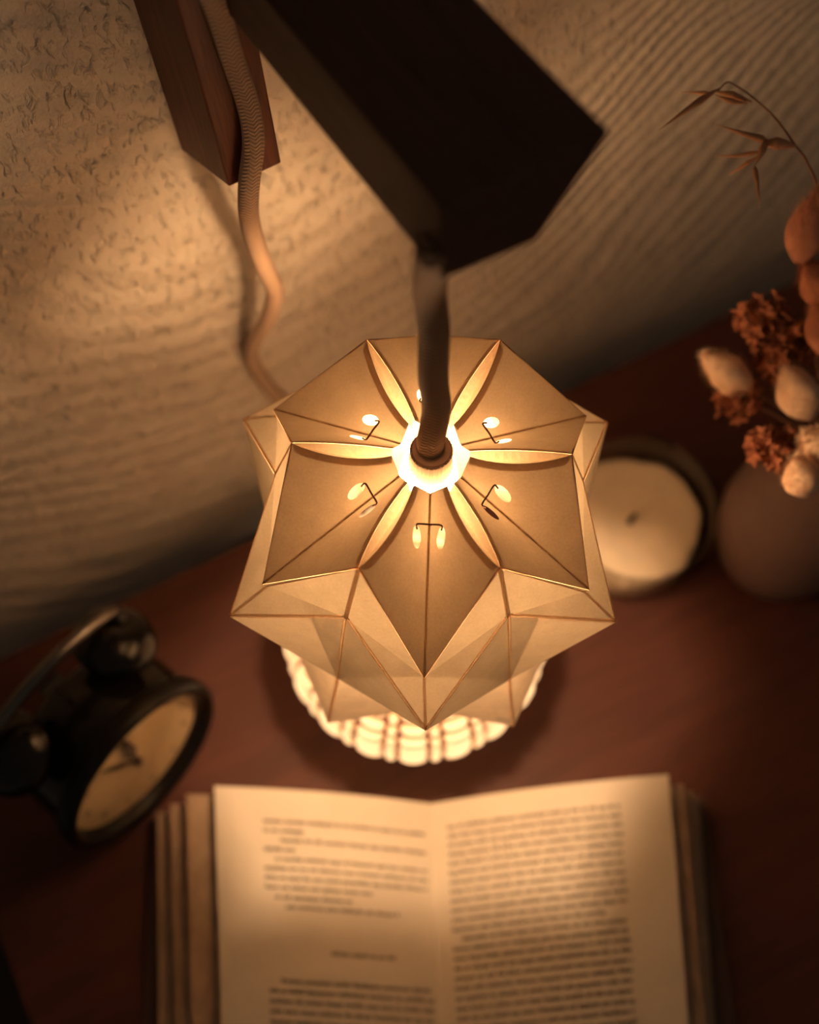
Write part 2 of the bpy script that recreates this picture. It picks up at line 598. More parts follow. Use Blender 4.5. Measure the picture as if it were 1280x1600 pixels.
for d_ in (-150, -30):
    Sp[d_] = ringpt(d_, 0.0680, -0.1560)
for d_ in (30, 90, 150):
    Sp[d_] = ringpt(d_, 0.0560, -0.1700)  # lowered with the rear rim, to close the view onto dark table
Sp[30] = ringpt(30, 0.0740, -0.1600)  # rim widened on this side to let bulb light reach the candle
Sl[0] = ringpt(0, 0.0790, -0.1580)
Ws = fit_ring(0.0600, -0.1000, TIPS, {})
axis_at = lambda z: Vector((AX.x + TX * z, AX.y + TY * z, AX.z + z))

# beam, set out from its near end
zb = 0.468
eBL, eBR = unz(690, 440, zb), unz(838, 378, zb)
zt = zb + 0.031
eTL, eTR = unz(690, 325, zt), unz(957, 205, zt)
BD = Vector((-0.942, 1.683, -0.359)).normalized()
tlen = lambda p: (WALL - p.dot(WN)) / BD.dot(WN)
lamp_root = wp(WALL, (eBL + BD * tlen(eBL)).dot(WD), 0.40)
lamp = empty('wall_lamp', lamp_root, 'wooden wall lamp with glowing folded paper star shade on a thick cord', 'lamp')
near = [eBL, eBR, eTR, eTL]
far = [p + BD * (tlen(p) * 0.985) for p in near]
b = MB()
b.prism(near, far)
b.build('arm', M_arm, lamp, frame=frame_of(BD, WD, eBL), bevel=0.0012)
# bracket on the wall
bz = unn(285, 236, 0.0)
F1, F2 = unz(358, 292, bz.z), unz(440, 255, bz.z)
off1 = (F1.dot(WN) - WALL + F2.dot(WN) - WALL) / 2
off1 = 0.050
F1, F2 = unn(358, 292, off1), unn(440, 255, off1)
d0 = (unn(208, 0, 0) - bz)
d1 = (unn(275.6, 0, off1) - F1)
d2 = (unn(390.5, 0, off1) - F2)
k = 0.30 / d1.z
B2 = F2 - WN * (off1 + 0.0005)
Bk = bz - WN * 0.0005
up = lambda p, d, h: p + d * (h / d.z)
b = MB()
b.prism([Bk, F1, F2, B2], [up(Bk, d0, 0.26), up(F1, d1, 0.26), up(F2, d2, 0.26), up(B2, d2, 0.26)])
b.build('wall_bracket', M_walnut, lamp, frame=frame_of(d1, WD, F1), bevel=0.0008)
# supply cable, in front of the bracket then dropping behind the shade
o1 = off1 + 0.0048
cpts = [unn(300, -70, o1), unn(337, 10, o1), unn(363, 90, o1), unn(388, 165, o1), unn(396, 225, o1 + 0.001), unn(389, 290, o1 + 0.001),
        unn(390, 345, 0.052), unn(408, 405, 0.045), unn(429, 455, 0.037), unn(418, 500, 0.026), unn(399, 530, 0.014), unn(392, 556, 0.006),
        unn(407, 588, 0.0055), unn(440, 628, 0.0055), unn(500, 690, 0.006), unn(580, 750, 0.007), unn(610, 800, 0.007), unn(620, 840, 0.007)]
sp_ = spline(cpts, 8)
b = MB()
b.tube(sp_, 0.0044, 16)
b.build('supply_cable', M_cable, lamp, smooth=True, uvtube=(16, lengths(sp_)))
# hanging cord
cap = axis_at(0.001)
ct = unz(677, 400, zb + 0.004)
sp_ = spline([ct + UP * 0.006, ct, unz(672, 455, 0.442), unz(678, 520, 0.419), unz(677, 590, 0.394), unz(682, 640, 0.374), unz(673, 690, 0.3515), cap - UP * 0.004], 8)
b = MB()
b.tube(sp_, 0.0052, 18)
b.build('hanging_cord', M_cord, lamp, smooth=True, uvtube=(18, lengths(sp_)))
# fluted socket
b = MB()
seg = 64
rows = [(0.0070, 0.0005, 0.0), (0.0078, 0.0, 0.0003), (0.0080, -0.006, 0.00035), (0.0084, -0.014, 0.0004), (0.0090, -0.026, 0.0004)]
base = len(b.v)
for r, z, fl_ in rows:
    for kk in range(seg):
        a = 2 * PI * kk / seg
        rr = r + (fl_ if kk % 2 else -fl_)
        p = axis_at(z)
        b.v.append(p + Vector((rr * math.cos(a), rr * math.sin(a), 0)))
for i in range(len(rows) - 1):
    for kk in range(seg):
        a, c_ = base + i * seg + kk, base + i * seg + (kk + 1) % seg
        b.f.append((a, c_, c_ + seg, a + seg))
sock = b.build('socket', M_socket, lamp)
b = MB()
b.lathe([(0.0005, 0.0012), (0.0052, 0.0012), (0.0073, 0.0008), (0.0080, -0.0006)], axis_at(0.0), seg=32)
b.build('socket_cap', M_ring, sock, smooth=False)
b = MB()
b.lathe([(0.0004, 0.0), (0.0040, 0.0006), (0.0062, 0.004), (0.0072, 0.009), (0.0100, 0.020), (0.0118, 0.030), (0.0108, 0.040), (0.0070, 0.047), (0.0004, 0.0495)][::-1],
        axis_at(-0.058), seg=20)
b.build('bulb', M_bulb, lamp, smooth=True)

# paper shade: body = main mesh, petals and pleats are its pieces
Cl = {}
for d in TIPS:
    rad = (C[d] - axis_at(C[d].z - AX.z)); rad.z = 0
    Cl[d] = C[d] - rad.normalized() * 0.0016 - UP * 0.0040
nxt = {-90: (-120, -60), -150: (180, -120), 150: (120, 180), 90: (60, 120), 30: (0, 60), -30: (-60, 0)}
b = MB()
drop = UP * 0.0005
for d in TIPS:
    for j, v in enumerate(nxt[d]):
        v1 = V1[v] - drop
        b.add((T2[d], Mm[v], V2[v]), [(0, 1, 2) if j else (0, 2, 1)])
shade = b.build('lamp_shade', M_body, lamp)
tag(shade, 'cream paper shade folded into a six pointed star')
for d in TIPS:
    b = MB()
    for j, v in enumerate(nxt[d]):
        v1 = V1[v] - drop
        for tri in ((Cl[d], T2[d], V2[v]), (Cl[d], V2[v], v1)):
            b.add(tri, [(0, 1, 2) if j else (0, 2, 1)])
        b.add((C[d] - UP * 0.0003, Cl[d], v1), [(0, 1, 2)])
    b.build('side_panel', M_panel, shade)
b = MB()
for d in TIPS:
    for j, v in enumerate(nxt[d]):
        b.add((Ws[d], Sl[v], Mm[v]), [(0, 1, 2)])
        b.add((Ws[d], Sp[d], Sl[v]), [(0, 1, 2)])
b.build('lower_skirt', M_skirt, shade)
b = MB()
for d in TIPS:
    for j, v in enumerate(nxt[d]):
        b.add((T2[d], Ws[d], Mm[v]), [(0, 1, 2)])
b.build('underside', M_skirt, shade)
# glued folds: narrow doubled ribbons on the inside of each crease
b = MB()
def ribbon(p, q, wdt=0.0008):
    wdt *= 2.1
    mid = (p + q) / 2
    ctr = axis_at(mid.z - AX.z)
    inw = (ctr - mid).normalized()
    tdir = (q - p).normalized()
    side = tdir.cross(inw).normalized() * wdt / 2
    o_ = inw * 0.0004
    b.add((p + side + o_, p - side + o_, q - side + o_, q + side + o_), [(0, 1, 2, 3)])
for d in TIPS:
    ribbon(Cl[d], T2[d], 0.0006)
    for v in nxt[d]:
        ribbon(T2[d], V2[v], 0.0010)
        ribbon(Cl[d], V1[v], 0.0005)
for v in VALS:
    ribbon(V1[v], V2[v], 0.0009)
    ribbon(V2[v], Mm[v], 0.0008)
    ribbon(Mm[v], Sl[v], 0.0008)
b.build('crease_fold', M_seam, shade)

ZA = -0.0095
slit = {}
for d in TIPS:
    a = math.radians(d) + PHI
    rd, td = Vector((math.cos(a), math.sin(a), 0)), Vector((-math.sin(a), math.cos(a), 0))
    Am = ringpt(d, 0.0132, ZA)
    b = MB()
    hm = MB()
    tip = C[d]
    rg = (tip - Am)
    ties = []
    for sgn, v in ((-1, nxt[d][0]), (1, nxt[d][1])):
        P1 = V1[v]
        nrm = rg.cross(P1 - Am).normalized()
        def onp(x, y):
            return Vector((x, y, Am.z - (nrm.x * (x - Am.x) + nrm.y * (y - Am.y)) / nrm.z))
        side = 1 if (P1 - Am).dot(td) > 0 else -1
        Ac = Am + td * side * 0.0062
        Ac = onp(Ac.x, Ac.y)
        edge = []
        perp = Vector((-(P1 - Ac).y, (P1 - Ac).x, 0)).normalized()
        if perp.dot(Am - Ac) < 0 and perp.dot(tip - P1) < 0:
            perp = -perp
        if perp.dot((tip - Ac)) < 0:
            perp = -perp
        for i in range(13):
            t = i / 12
            p = Ac.lerp(P1, t) + perp * 0.0021 * math.sin(PI * t) ** 0.8
            edge.append(onp(p.x, p.y) if i < 12 else P1.copy())
        slit[(v, d)] = edge
        outer = [Am] + edge + [tip]
        # hole beside the ridge
        rg2 = Vector((rg.x, rg.y, 0)); L2 = rg2.length; rg2.normalize()
        lat = Vector((-rg2.y, rg2.x, 0))
        if lat.dot(P1 - Am) < 0: lat = -lat
        hc = Am + rg2 * L2 * 0.265 + lat * 0.0045
        hole = []
        for i in range(14):
            t = 2 * PI * i / 14
            q = hc + rg2 * 0.0037 * math.cos(t) + lat * 0.0016 * math.sin(t)
            hole.append(onp(q.x, q.y))
        tp = hc - rg2 * 0.0040
        ties.append(onp(tp.x, tp.y))
        flat = lambda ps: [Vector((p.x, p.y, 0)) for p in ps]
        tris = tessellate_polygon([flat(outer), flat(hole)])
        allp = outer + hole
        b.add(allp, [tuple(t) for t in tris])
        # turned-under hem along slit and outer edges, and half of the ridge fold
        hem = edge + [tip]
        ins = []
        cen = (Am + P1 + tip) / 3
        for i, p in enumerate(hem):
            q0, q1 = hem[max(i - 1, 0)], hem[min(i + 1, len(hem) - 1)]
            e = (q1 - q0); pr = Vector((-e.y, e.x, 0)).normalized()
            if pr.dot(cen - p) < 0: pr = -pr
            wdt = 0.0019 if i < 12 else 0.0010
            q = p + pr * wdt
            if i == len(hem) - 1: q = tip - rg * 0.02
            ins.append(onp(q.x, q.y))
        dn = UP * 0.0004
        nb = len(hem)
        hm.add([p - dn for p in hem] + [p - dn for p in ins], [(i, i + 1, nb + i + 1, nb + i) for i in range(nb - 1)])
        q0, q1 = Am + lat * 0.0005, tip + lat * 0.0005
        hm.add([Am - dn, tip - dn, onp(q1.x, q1.y) - dn, onp(q0.x, q0.y) - dn], [(0, 1, 2, 3)])
    pet = b.build('petal', M_petal, shade)
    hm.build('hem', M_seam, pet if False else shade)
    tb_ = MB()
    mid = (ties[0] + ties[1]) / 2
    mid.z = max(mid.z, (Am + rg * 0.2).z) + 0.0006
    tb_.tube(spline([ties[0] + rd * 0.0018 - UP * 0.0004, ties[0] + UP * 0.0004, mid, ties[1] + UP * 0.0004, ties[1] + rd * 0.0018 - UP * 0.0004], 4), 0.00038, 6)
    o_ = tb_.build('petal_tie', M_cap, shade, smooth=True)
# pleats closing the slits between neighbouring petals
for v in VALS:
    es = [e for (vv, d), e in slit.items() if vv == v]
    e1, e2 = es
    bot = []
    for i in range(13):
        t = i / 12
        m_ = (e1[i] + e2[i]) / 2
        m_.z -= 0.0003 + 0.0065 * (1 - t) ** 0.8
        bot.append(m_)
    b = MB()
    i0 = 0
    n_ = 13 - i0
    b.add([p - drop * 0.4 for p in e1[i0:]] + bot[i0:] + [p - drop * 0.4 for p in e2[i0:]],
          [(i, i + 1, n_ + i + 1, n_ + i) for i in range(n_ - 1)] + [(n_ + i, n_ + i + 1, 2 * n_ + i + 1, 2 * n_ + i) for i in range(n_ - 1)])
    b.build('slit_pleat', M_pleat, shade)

# ------------------------------------------------------------------ round woven rattan basket under the lamp
bc = Vector((0.0035, 0.2230, 0.0))
RB, HB, ZB = 0.0745, 0.063, 0.062
bk = empty('rattan_lantern', bc, 'round woven rattan lantern glowing on the table under the paper shade', 'lantern')
b = MB()
b.lathe([(0.0004, 0.020), (0.010, 0.022), (0.018, 0.033), (0.020, 0.045), (0.018, 0.057), (0.010, 0.066), (0.0004, 0.068)], bc, seg=16)
b.build('lantern_bulb', M_lantern, bk, smooth=True)
b = MB()
b.lathe([(0.0004, 0.0), (0.016, 0.0), (0.016, 0.006), (0.009, 0.010), (0.009, 0.0215), (0.0004, 0.0215)], bc, seg=20)
b.build('bulb_holder', M_cap, bk)
def surf(az, lat, k=1.0):
    return Vector((RB * k * math.cos(lat) * math.cos(az), RB * k * math.cos(lat) * math.sin(az), ZB + HB * k * math.sin(lat)))
NC = 18
def unit_pad(nu=12, nv=4):
    """half shell: the outer face of one strand"""
    vs_, fs_ = [Vector((0, 0, 1))], []
    for i in range(1, nv + 1):
        th = PI / 2 * i / nv
        for k_ in range(nu):
            a = 2 * PI * k_ / nu
            c_, s_ = math.cos(a), math.sin(a)
            q = (abs(c_) ** 3 + abs(s_) ** 3) ** (-1 / 3)          # squarish outline
            vs_.append(Vector((c_ * q * math.sin(th), s_ * q * math.sin(th), math.cos(th))))
    for k_ in range(nu):
        fs_.append((0, 1 + k_, 1 + (k_ + 1) % nu))
    for i in range(nv - 1):
        for k_ in range(nu):
            a, b_ = 1 + i * nu + k_, 1 + i * nu + (k_ + 1) % nu
            fs_.append((a, a + nu, b_ + nu, b_))
    me = bpy.data.meshes.new('strand')
    me.from_pydata([tuple(v) for v in vs_], [], fs_)
    for p in me.polygons: p.use_smooth = True
    me.materials.append(M_rattan)
    return me
pad = unit_pad()
def place_pad(name, az, lat, half_w, half_h, thick, tilt=0.0):
    p = surf(az, lat)
    nx = Vector((math.cos(lat) * math.cos(az) / RB, math.cos(lat) * math.sin(az) / RB, math.sin(lat) / HB)).normalized()
    tx = Vector((-math.sin(az), math.cos(az), 0))
    ty = nx.cross(tx)
    tx2 = tx * math.cos(tilt) + ty * math.sin(tilt)
    ty2 = nx.cross(tx2)
    m4 = Matrix((tx2 * half_w, ty2 * half_h, nx * thick)).transposed().to_4x4()
    m4.translation = p
    o = bpy.data.objects.new(name, pad)
    COL.objects.link(o)
    o.parent = bk
    o.matrix_basis = m4
    return o
NR, NBD = 14, 16
LAT0, LAT1 = -46, 74
gap_fill = MB()
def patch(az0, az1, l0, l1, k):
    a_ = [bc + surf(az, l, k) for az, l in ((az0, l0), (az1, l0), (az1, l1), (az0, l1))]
    gap_fill.add(a_, [(0, 1, 2, 3)])
for ci in range(NC):
    az = -PI / 2 + 2 * PI * ci / NC - 0.02
    da = 2 * PI / NC
    lo, hi = math.radians(LAT0), math.radians(LAT1)
    for ri in range(NR):
        lat = lo + (hi - lo) * (ri + 0.5) / NR
        wd = da * RB * math.cos(lat)
        place_pad('strand', az, lat, wd * 0.315, 0.0038, 0.0036, random.uniform(-0.10, 0.10))
        l_ = lo + (hi - lo) * ri / NR
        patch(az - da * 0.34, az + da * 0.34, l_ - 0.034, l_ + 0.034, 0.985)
    for ri in range(NBD):
        lat = lo + (hi - lo) * (ri + 0.5) / NBD
        wd = da * RB * math.cos(lat)
        place_pad('stitch', az + PI / NC, lat, max(0.0014, wd * 0.125), 0.0039, 0.0030, random.uniform(-0.2, 0.2))
        l_ = lo + (hi - lo) * ri / NBD
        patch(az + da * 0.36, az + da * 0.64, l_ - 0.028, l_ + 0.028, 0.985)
    for q in (0.345, 0.655):
        for si in range(12):
            l0, l1 = lo + (hi - lo) * si / 12, lo + (hi - lo) * (si + 1) / 12
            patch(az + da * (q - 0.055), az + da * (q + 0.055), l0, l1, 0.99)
gap_fill.build('gap_strips', M_core, bk)  # dark strips added in the gaps, which would otherwise show the lit inside
b = MB()
prof = [(0.0005, 0.0), (0.035, 0.0)]
for i in range(9):
    lat = math.radians(-60 + (LAT0 + 60) * i / 8)
    prof.append((RB * math.cos(lat) * 1.01, max(0.001, ZB + HB * math.sin(lat) * 1.01)))
b.lathe(prof, bc, seg=48)
b.build('base', M_core, bk, smooth=True)
b = MB()
b.lathe([(RB * math.cos(math.radians(LAT1)) * 1.06 + 0.0035 * math.cos(t_), ZB + HB * math.sin(math.radians(LAT1)) + 0.0035 * math.sin(t_)) for t_ in [2 * PI * i / 10 for i in range(11)]], bc, seg=40)
b.build('top_ring', M_rattan, bk, smooth=True)

# ------------------------------------------------------------------ open book
G0, G1 = unz(673, 1256, 0.024), unz(690, 1600, 0.024)
gd = (G1 - G0).normalized()
BL_ = 0.185
def side_edges(p0, p1, z):
    a_, c_ = unz(*p0, z), unz(*p1, z)
    return a_, (c_ - a_).normalized()
book = empty('open_book', Vector((G0.x, G0.y, 0)) + gd * 0.09, 'open paperback book with printed cream pages lying in front of the lamp', 'book')
def page_surface(F0, fd, zg, zf, bow):
    def S_(s, t):
        a_ = G0.lerp(F0, s)
        dd = gd.lerp(fd, s)
        p = a_ + dd * (t * BL_)
        pr = 1 - (1 - s) ** 2.6
        p.z = zg + (zf - zg) * pr + bow * math.sin(PI * s) 
        return p
    return S_
def slab(name, Sa, zdrop, mat, ns=14, nt=6):
    m_ = MB()
    top, bot = [], []
    for j in range(nt + 1):
        for i in range(ns + 1):
            p = Sa(i / ns, j / nt)
            top.append(p)
            q = p.copy(); q.z = max(0.0036, q.z - zdrop * (0.25 + 0.75 * min(1, i / ns * 4)))
            bot.append(q)
    W_ = ns + 1
    n_ = len(top)
    fs = []
    for j in range(nt):
        for i in range(ns):
            k0 = j * W_ + i
            fs.append((k0, k0 + 1, k0 + W_ + 1, k0 + W_))
            fs.append((n_ + k0, n_ + k0 + W_, n_ + k0 + W_ + 1, n_ + k0 + 1))
    for i in range(ns):
        fs.append((i, n_ + i, n_ + i + 1, i + 1))
        k0 = nt * W_ + i
        fs.append((k0, k0 + 1, n_ + k0 + 1, n_ + k0))
    for j in range(nt):
        k0 = j * W_
        fs.append((k0, k0 + W_, n_ + k0 + W_, n_ + k0))
        k0 = j * W_ + ns
        fs.append((k0, n_ + k0, n_ + k0 + W_, k0 + W_))
    m_.add(top + bot, fs)
    return m_.build(name, mat, book)
surfs = {}
for nm, lst in (('left', [((335, 1228), (346, 1600), 0.046, 0.0012), ((291, 1241), (300, 1600), 0.036, 0.0085), ((266, 1256), (275, 1600), 0.026, 0.0085), ((246, 1270), (248, 1600), 0.016, 0.0115)]),
                ('right', [((1045, 1210), (1076, 1600), 0.046, 0.0012), ((1068, 1226), (1102, 1600), 0.035, 0.0085), ((1082, 1236), (1112, 1600), 0.025, 0.0085), ((1092, 1246), (1118, 1600), 0.015, 0.0110)])):
    zg = [0.024, 0.0215, 0.0165, 0.0105]
    for i, (p0, p1, z, dz) in enumerate(lst):
        F0, fd = side_edges(p0, p1, z)
        Sf = page_surface(F0, fd, zg[i], z, 0.0022 if i == 0 else 0.0)
        if i == 0:
            surfs[nm] = Sf
            o = slab('page', Sf, dz, M_page)
            tag(o, nm + ' hand page covered with printed lines')
        else:
            slab('page_bundle', Sf, dz, M_block)
    o = None
b = MB()
cl, cr_ = unz(240, 1268, 0.0), unz(1098, 1243, 0.0)
b.prism([cl, cr_, cr_ + gd * 0.19, cl + gd * 0.19], [p + UP * 0.0032 for p in (cl, cr_, cr_ + gd * 0.19, cl + gd * 0.19)])
b.build('cover', M_cover, book)
# printed lines, letter by letter as small inked marks (illegible in the photograph)
def print_text(Sf, width, lines, name):
    m_ = MB()
    rnd = random.Random(len(lines))
    for (x0, x1, y, jus, dens) in lines:        # metres from gutter / from top
        x = x0
        while x < x1:
            wl = rnd.choice((2, 3, 4, 5, 5, 6, 7, 8, 9, 10))
            for c_ in range(wl):
                lw = rnd.uniform(0.0011, 0.0017) * dens
                if x + lw > x1: break
                up_, dn_ = 0.0, 0.0
                r_ = rnd.random()
                if r_ < 0.24: up_ = 0.0009
                elif r_ < 0.34: dn_ = 0.0008
                hh = 0.0017 * dens
                # two upright strokes and a bar make one mark
                for (ax_, bx_, ay_, by_) in ((0.0, 0.30, -up_, hh + dn_), (0.58, 0.86, 0, hh), (0.30, 0.58, rnd.choice((0, hh * 0.4, hh * 0.75)), None)):
                    if by_ is None: by_ = ay_ + hh * 0.25
                    vs_ = []
                    for fx, fy in ((ax_, ay_), (bx_, ay_), (bx_, by_), (ax_, by_)):
                        p = Sf((x + fx * lw) / width, (y + fy) / BL_)
                        p.z += 0.00025
                        vs_.append(p)
                    m_.add(vs_, [(0, 1, 2, 3)])
                x += lw * 1.05
            x += 0.0012
    o = m_.build(name, M_ink, book)
    tag(o, kind='stuff')
wl_ = (surfs['left'](1, 0) - surfs['left'](0, 0)).length
wr_ = (surfs['right'](1, 0) - surfs['right'](0, 0)).length
K = 1 / 2830.0
def LX(px): return (674 - px) / 339.0 * wl_
def RX(px): return (px - 674) / 371.0 * wr_
def Lline(xa, xb, y, dens=1.0):
    return (xa, xb, (y - 1231) * K, True, dens)
# left page reads left to right: mirror s so that x grows from the outer margin
SL = surfs['left']
def SLm(s, t): return SL(1 - s, t)
LM = lambda px: (px - 335) / 339.0 * wl_
P = 14.6
left_lines = []
ys = [1286 + P * i for i in range(10)]
spec = [(410, 663), (410, 478), (436, 664), (410, 462), (427, 664), (410, 665), (410, 665), (410, 577), (425, 546), (441, 616)]
for (xa, xb), y in zip(spec, ys):
    left_lines.append((LM(xa), LM(xb), (y - 1236) * K, True, 1.0))
left_lines.append((LM(508), LM(608), (1482 - 1236) * K, True, 1.1))
for i in range(16):
    left_lines.append((LM(430 if i == 0 else 412), LM(666), (1526 + P * i - 1236) * K, True, 1.08))
print_text(SLm, wl_, left_lines, 'printed_text')
right_lines = []
for i in range(32):
    y = 1293 + P * i
    xa, xb = 698, 968
    if i == 11: xb = 935
    if i == 12: xa = 712
    right_lines.append((RX(xa), RX(xb), (y - 1252) * K, True, 1.05))
print_text(surfs['right'], wr_, right_lines, 'printed_text')

# ------------------------------------------------------------------ alarm clock
cz = 0.064
cc = unz(219, 1193, cz)
fn = Vector((0.787, -0.616, 0.10)).normalized()     # the dial faces this way, tipped back a little
rt = Vector((0.616, 0.787, 0.0)).normalized()
cu = fn.cross(rt).normalized()
if cu.z < 0: cu = -cu
clock = empty('alarm_clock', Vector((cc.x, cc.y, 0)) - Vector((fn.x, fn.y, 0)) * 0.025, 'black twin bell alarm clock with a round cream dial beside the book', 'clock')
RC = 0.0545
b = MB()
b.lathe([(0.0005, -0.052), (0.030, -0.052), (0.044, -0.049), (0.050, -0.043), (0.0515, -0.030), (0.0515, -0.004)], cc, fn, 64)
b.build('case', M_black, clock, smooth=True)
b = MB()
b.lathe([(0.0515, -0.008), (0.0550, -0.0065), (0.0565, -0.002), (0.0560, 0.0030), (0.0535, 0.0055), (0.0505, 0.0050), (0.0480, -0.0010), (0.0472, -0.0045)], cc, fn, 72)
b.build('bezel', M_bezel, clock, smooth=True)
b = MB()
b.lathe([(0.0005, -0.0040), (0.0485, -0.0040)], cc, fn, 64)
dial = b.build('dial', M_dial, clock)
b = MB()
b.lathe([(0.0005, 0.0030), (0.025, 0.0024), (0.0490, 0.0005)], cc, fn, 48)
b.build('glass', M_lens, clock, smooth=True)
def on_dial(x, y, h): return cc + rt * x + cu * y + fn * h
def hand(name, ang, ln, wd, h):
    ca, sa = math.cos(ang), math.sin(ang)
    pts = [(-wd * 0.35, -0.006), (wd * 0.35, -0.006), (wd * 0.40, ln * 0.25), (wd, ln * 0.42), (wd * 0.55, ln * 0.72), (0, ln), (-wd * 0.55, ln * 0.72), (-wd, ln * 0.42), (-wd * 0.40, ln * 0.25)]
    rot = [(x * ca + y * sa, -x * sa + y * ca) for x, y in pts]
    m_ = MB()
    m_.prism([on_dial(x, y, h) for x, y in rot][::-1], [on_dial(x, y, h + 0.0005) for x, y in rot][::-1])
    m_.build(name, M_hand, dial)
hand('minute_hand', 0.06, 0.038, 0.0042, -0.0022)
hand('hour_hand', -0.60, 0.031, 0.0022, -0.0032)
b = MB()
b.lathe([(0.0005, -0.0004), (0.0022, -0.0006), (0.0024, -0.0032)], cc, fn, 16)
b.build('hand_hub', M_hand, dial, smooth=True)
# numerals 1 to 12 as on the dial
for i in range(1, 13):
    cu_d = bpy.data.curves.new('numeral', 'FONT')
    cu_d.body = str(i)
    cu_d.size = 0.0085
    cu_d.align_x = 'CENTER'
    cu_d.align_y = 'CENTER'
    tmp = bpy.data.objects.new('tmp', cu_d)
    me = bpy.data.meshes.new_from_object(tmp)
    bpy.data.objects.remove(tmp)
    me.name = 'numeral'
    me.materials.clear()
    me.materials.append(M_hand)
    o = bpy.data.objects.new('numeral', me)
    COL.objects.link(o)
    o.parent = dial
    a = 2 * PI * i / 12
    m4 = Matrix((rt, cu, fn)).transposed().to_4x4()
    m4.translation = on_dial(0.0385 * math.sin(a), 0.0385 * math.cos(a), -0.0037) - clock.location
    o.matrix_basis = m4
def bell(sx):
    ax = (cu + rt * 0.62 * sx - fn * 0.0).normalized()
    c0 = cc + cu * 0.0390 + rt * 0.0320 * sx - fn * 0.038
    m_ = MB()
    pr = []
    for i in range(12):
        th = PI / 2 * i / 11
        pr.append((max(0.0004, 0.0235 * math.cos(th)), 0.012 + 0.0175 * math.sin(th)))
    m_.lathe([(0.0215, 0.0125), (0.0235, 0.0105)] + pr, c0, ax, 40)
    o = m_.build('bell', M_black, clock, smooth=True)
    m_ = MB()
    m_.lathe([(0.003, -0.004), (0.003, 0.028)], c0, ax, 12)
    m_.lathe([(0.0004, 0.0355), (0.0030, 0.0347), (0.0040, 0.0325), (0.0032, 0.0300), (0.0032, 0.0285)], c0, ax, 16)
    m_.build('bell_post', M_blackm, o, smooth=True)
    return c0 + ax * 0.031 - fn * 0.004
h0, h1 = bell(-1), bell(1)
top = (h0 + h1) / 2
b = MB()
arc = [h0 - cu * 0.003, h0 + cu * 0.004 + rt * 0.001]
for i in range(1, 8):
    t = i / 8
    arc.append(h0.lerp(h1, t) + cu * (0.006 + 0.009 * math.sin(PI * t)))
arc += [h1 + cu * 0.004, h1 - cu * 0.003]
b.tube(spline(arc, 4), 0.0036, 12)
b.build('handle', M_chrome, clock, smooth=True)
b = MB()
hb = cc + cu * 0.050 - fn * 0.036
b.tube([hb, hb + cu * 0.022], 0.0014, 8)
b.lathe([(0.0004, 0.0), (0.0042, 0.0), (0.0042, 0.013), (0.0004, 0.013)], hb + cu * 0.024 - rt * 0.0065, rt, 16)
b.build('hammer', M_blackm, clock)
for sx in (-1, 1):
    b = MB()
    p0 = cc - cu * 0.040 + rt * 0.026 * sx - fn * 0.022
    p1 = Vector((p0.x + rt.x * 0.008 * sx, p0.y + rt.y * 0.008 * sx, 0.004))
    b.tube([p0, p1], [0.0042, 0.0030], 12)
    b.ellipsoid((p1.x, p1.y, 0.0042), (0.0042, 0, 0), (0, 0.0042, 0), (0, 0, 0.0042), 12, 8)
    b.build('leg', M_black, clock, smooth=True)
b = MB()
p0 = cc - cu * 0.036 - fn * 0.046
b.tube([p0, Vector((p0.x - fn.x * 0.006, p0.y - fn.y * 0.006, 0.003))], 0.003, 10)
b.build('rear_foot', M_black, clock, smooth=True)

# ------------------------------------------------------------------ candle in a glass
ch = 0.052
kc = unz(1000, 790, ch); kc.z = 0
candle = empty('candle', kc, 'cream wax candle in a clear glass tumbler beside the vase', 'candle')
b = MB()
b.lathe([(0.0005, 0.0), (0.043, 0.0), (0.0465, 0.003), (0.0490, 0.012), (0.0500, ch - 0.001), (0.0490, ch + 0.0005), (0.0478, ch - 0.001), (0.0465, 0.012), (0.044, 0.006), (0.0005, 0.006)], kc, seg=64)
b.build('glass', M_glass, candle, smooth=True)
b = MB()
wav = lambda k_: 0.0009 * math.sin(3 * k_) + 0.0007 * math.sin(7 * k_ + 1) + 0.0004 * math.sin(13 * k_)
prof = [(0.0425, 0.0062), (0.0445, 0.030), (0.0436, 0.0322), (0.0415, 0.0330), (0.036, 0.0318), (0.028, 0.0312), (0.020, 0.0306), (0.010, 0.0300), (0.0005, 0.0300)]
wc = kc + Vector((-0.0012, -0.001, 0))
base = len(b.v); seg = 64
for r, h in prof:
    for kk in range(seg):
        a = 2 * PI * kk / seg
        rr = r + (wav(a) if 0.02 < h and r > 0.025 else 0)
        b.v.append(wc + Vector((rr * math.cos(a), rr * math.sin(a), h + (0.0006 * math.sin(2 * a + r * 90) if r > 0.004 else 0))))
for i in range(len(prof) - 1):
    for kk in range(seg):
        a, c_ = base + i * seg + kk, base + i * seg + (kk + 1) % seg
        b.f.append((a, c_, c_ + seg, a + seg))
b.build('wax', M_wax, candle, smooth=True)
b = MB()
wk = unz(985, 814, 0.032); wk.z = 0
b.tube([wk + UP * 0.029, wk + UP * 0.035, wk + UP * 0.040 + Vector((0.0018, 0.001, 0))], [0.0022, 0.0017, 0.0014], 10)
b.build('wick', M_wick, candle, smooth=True)

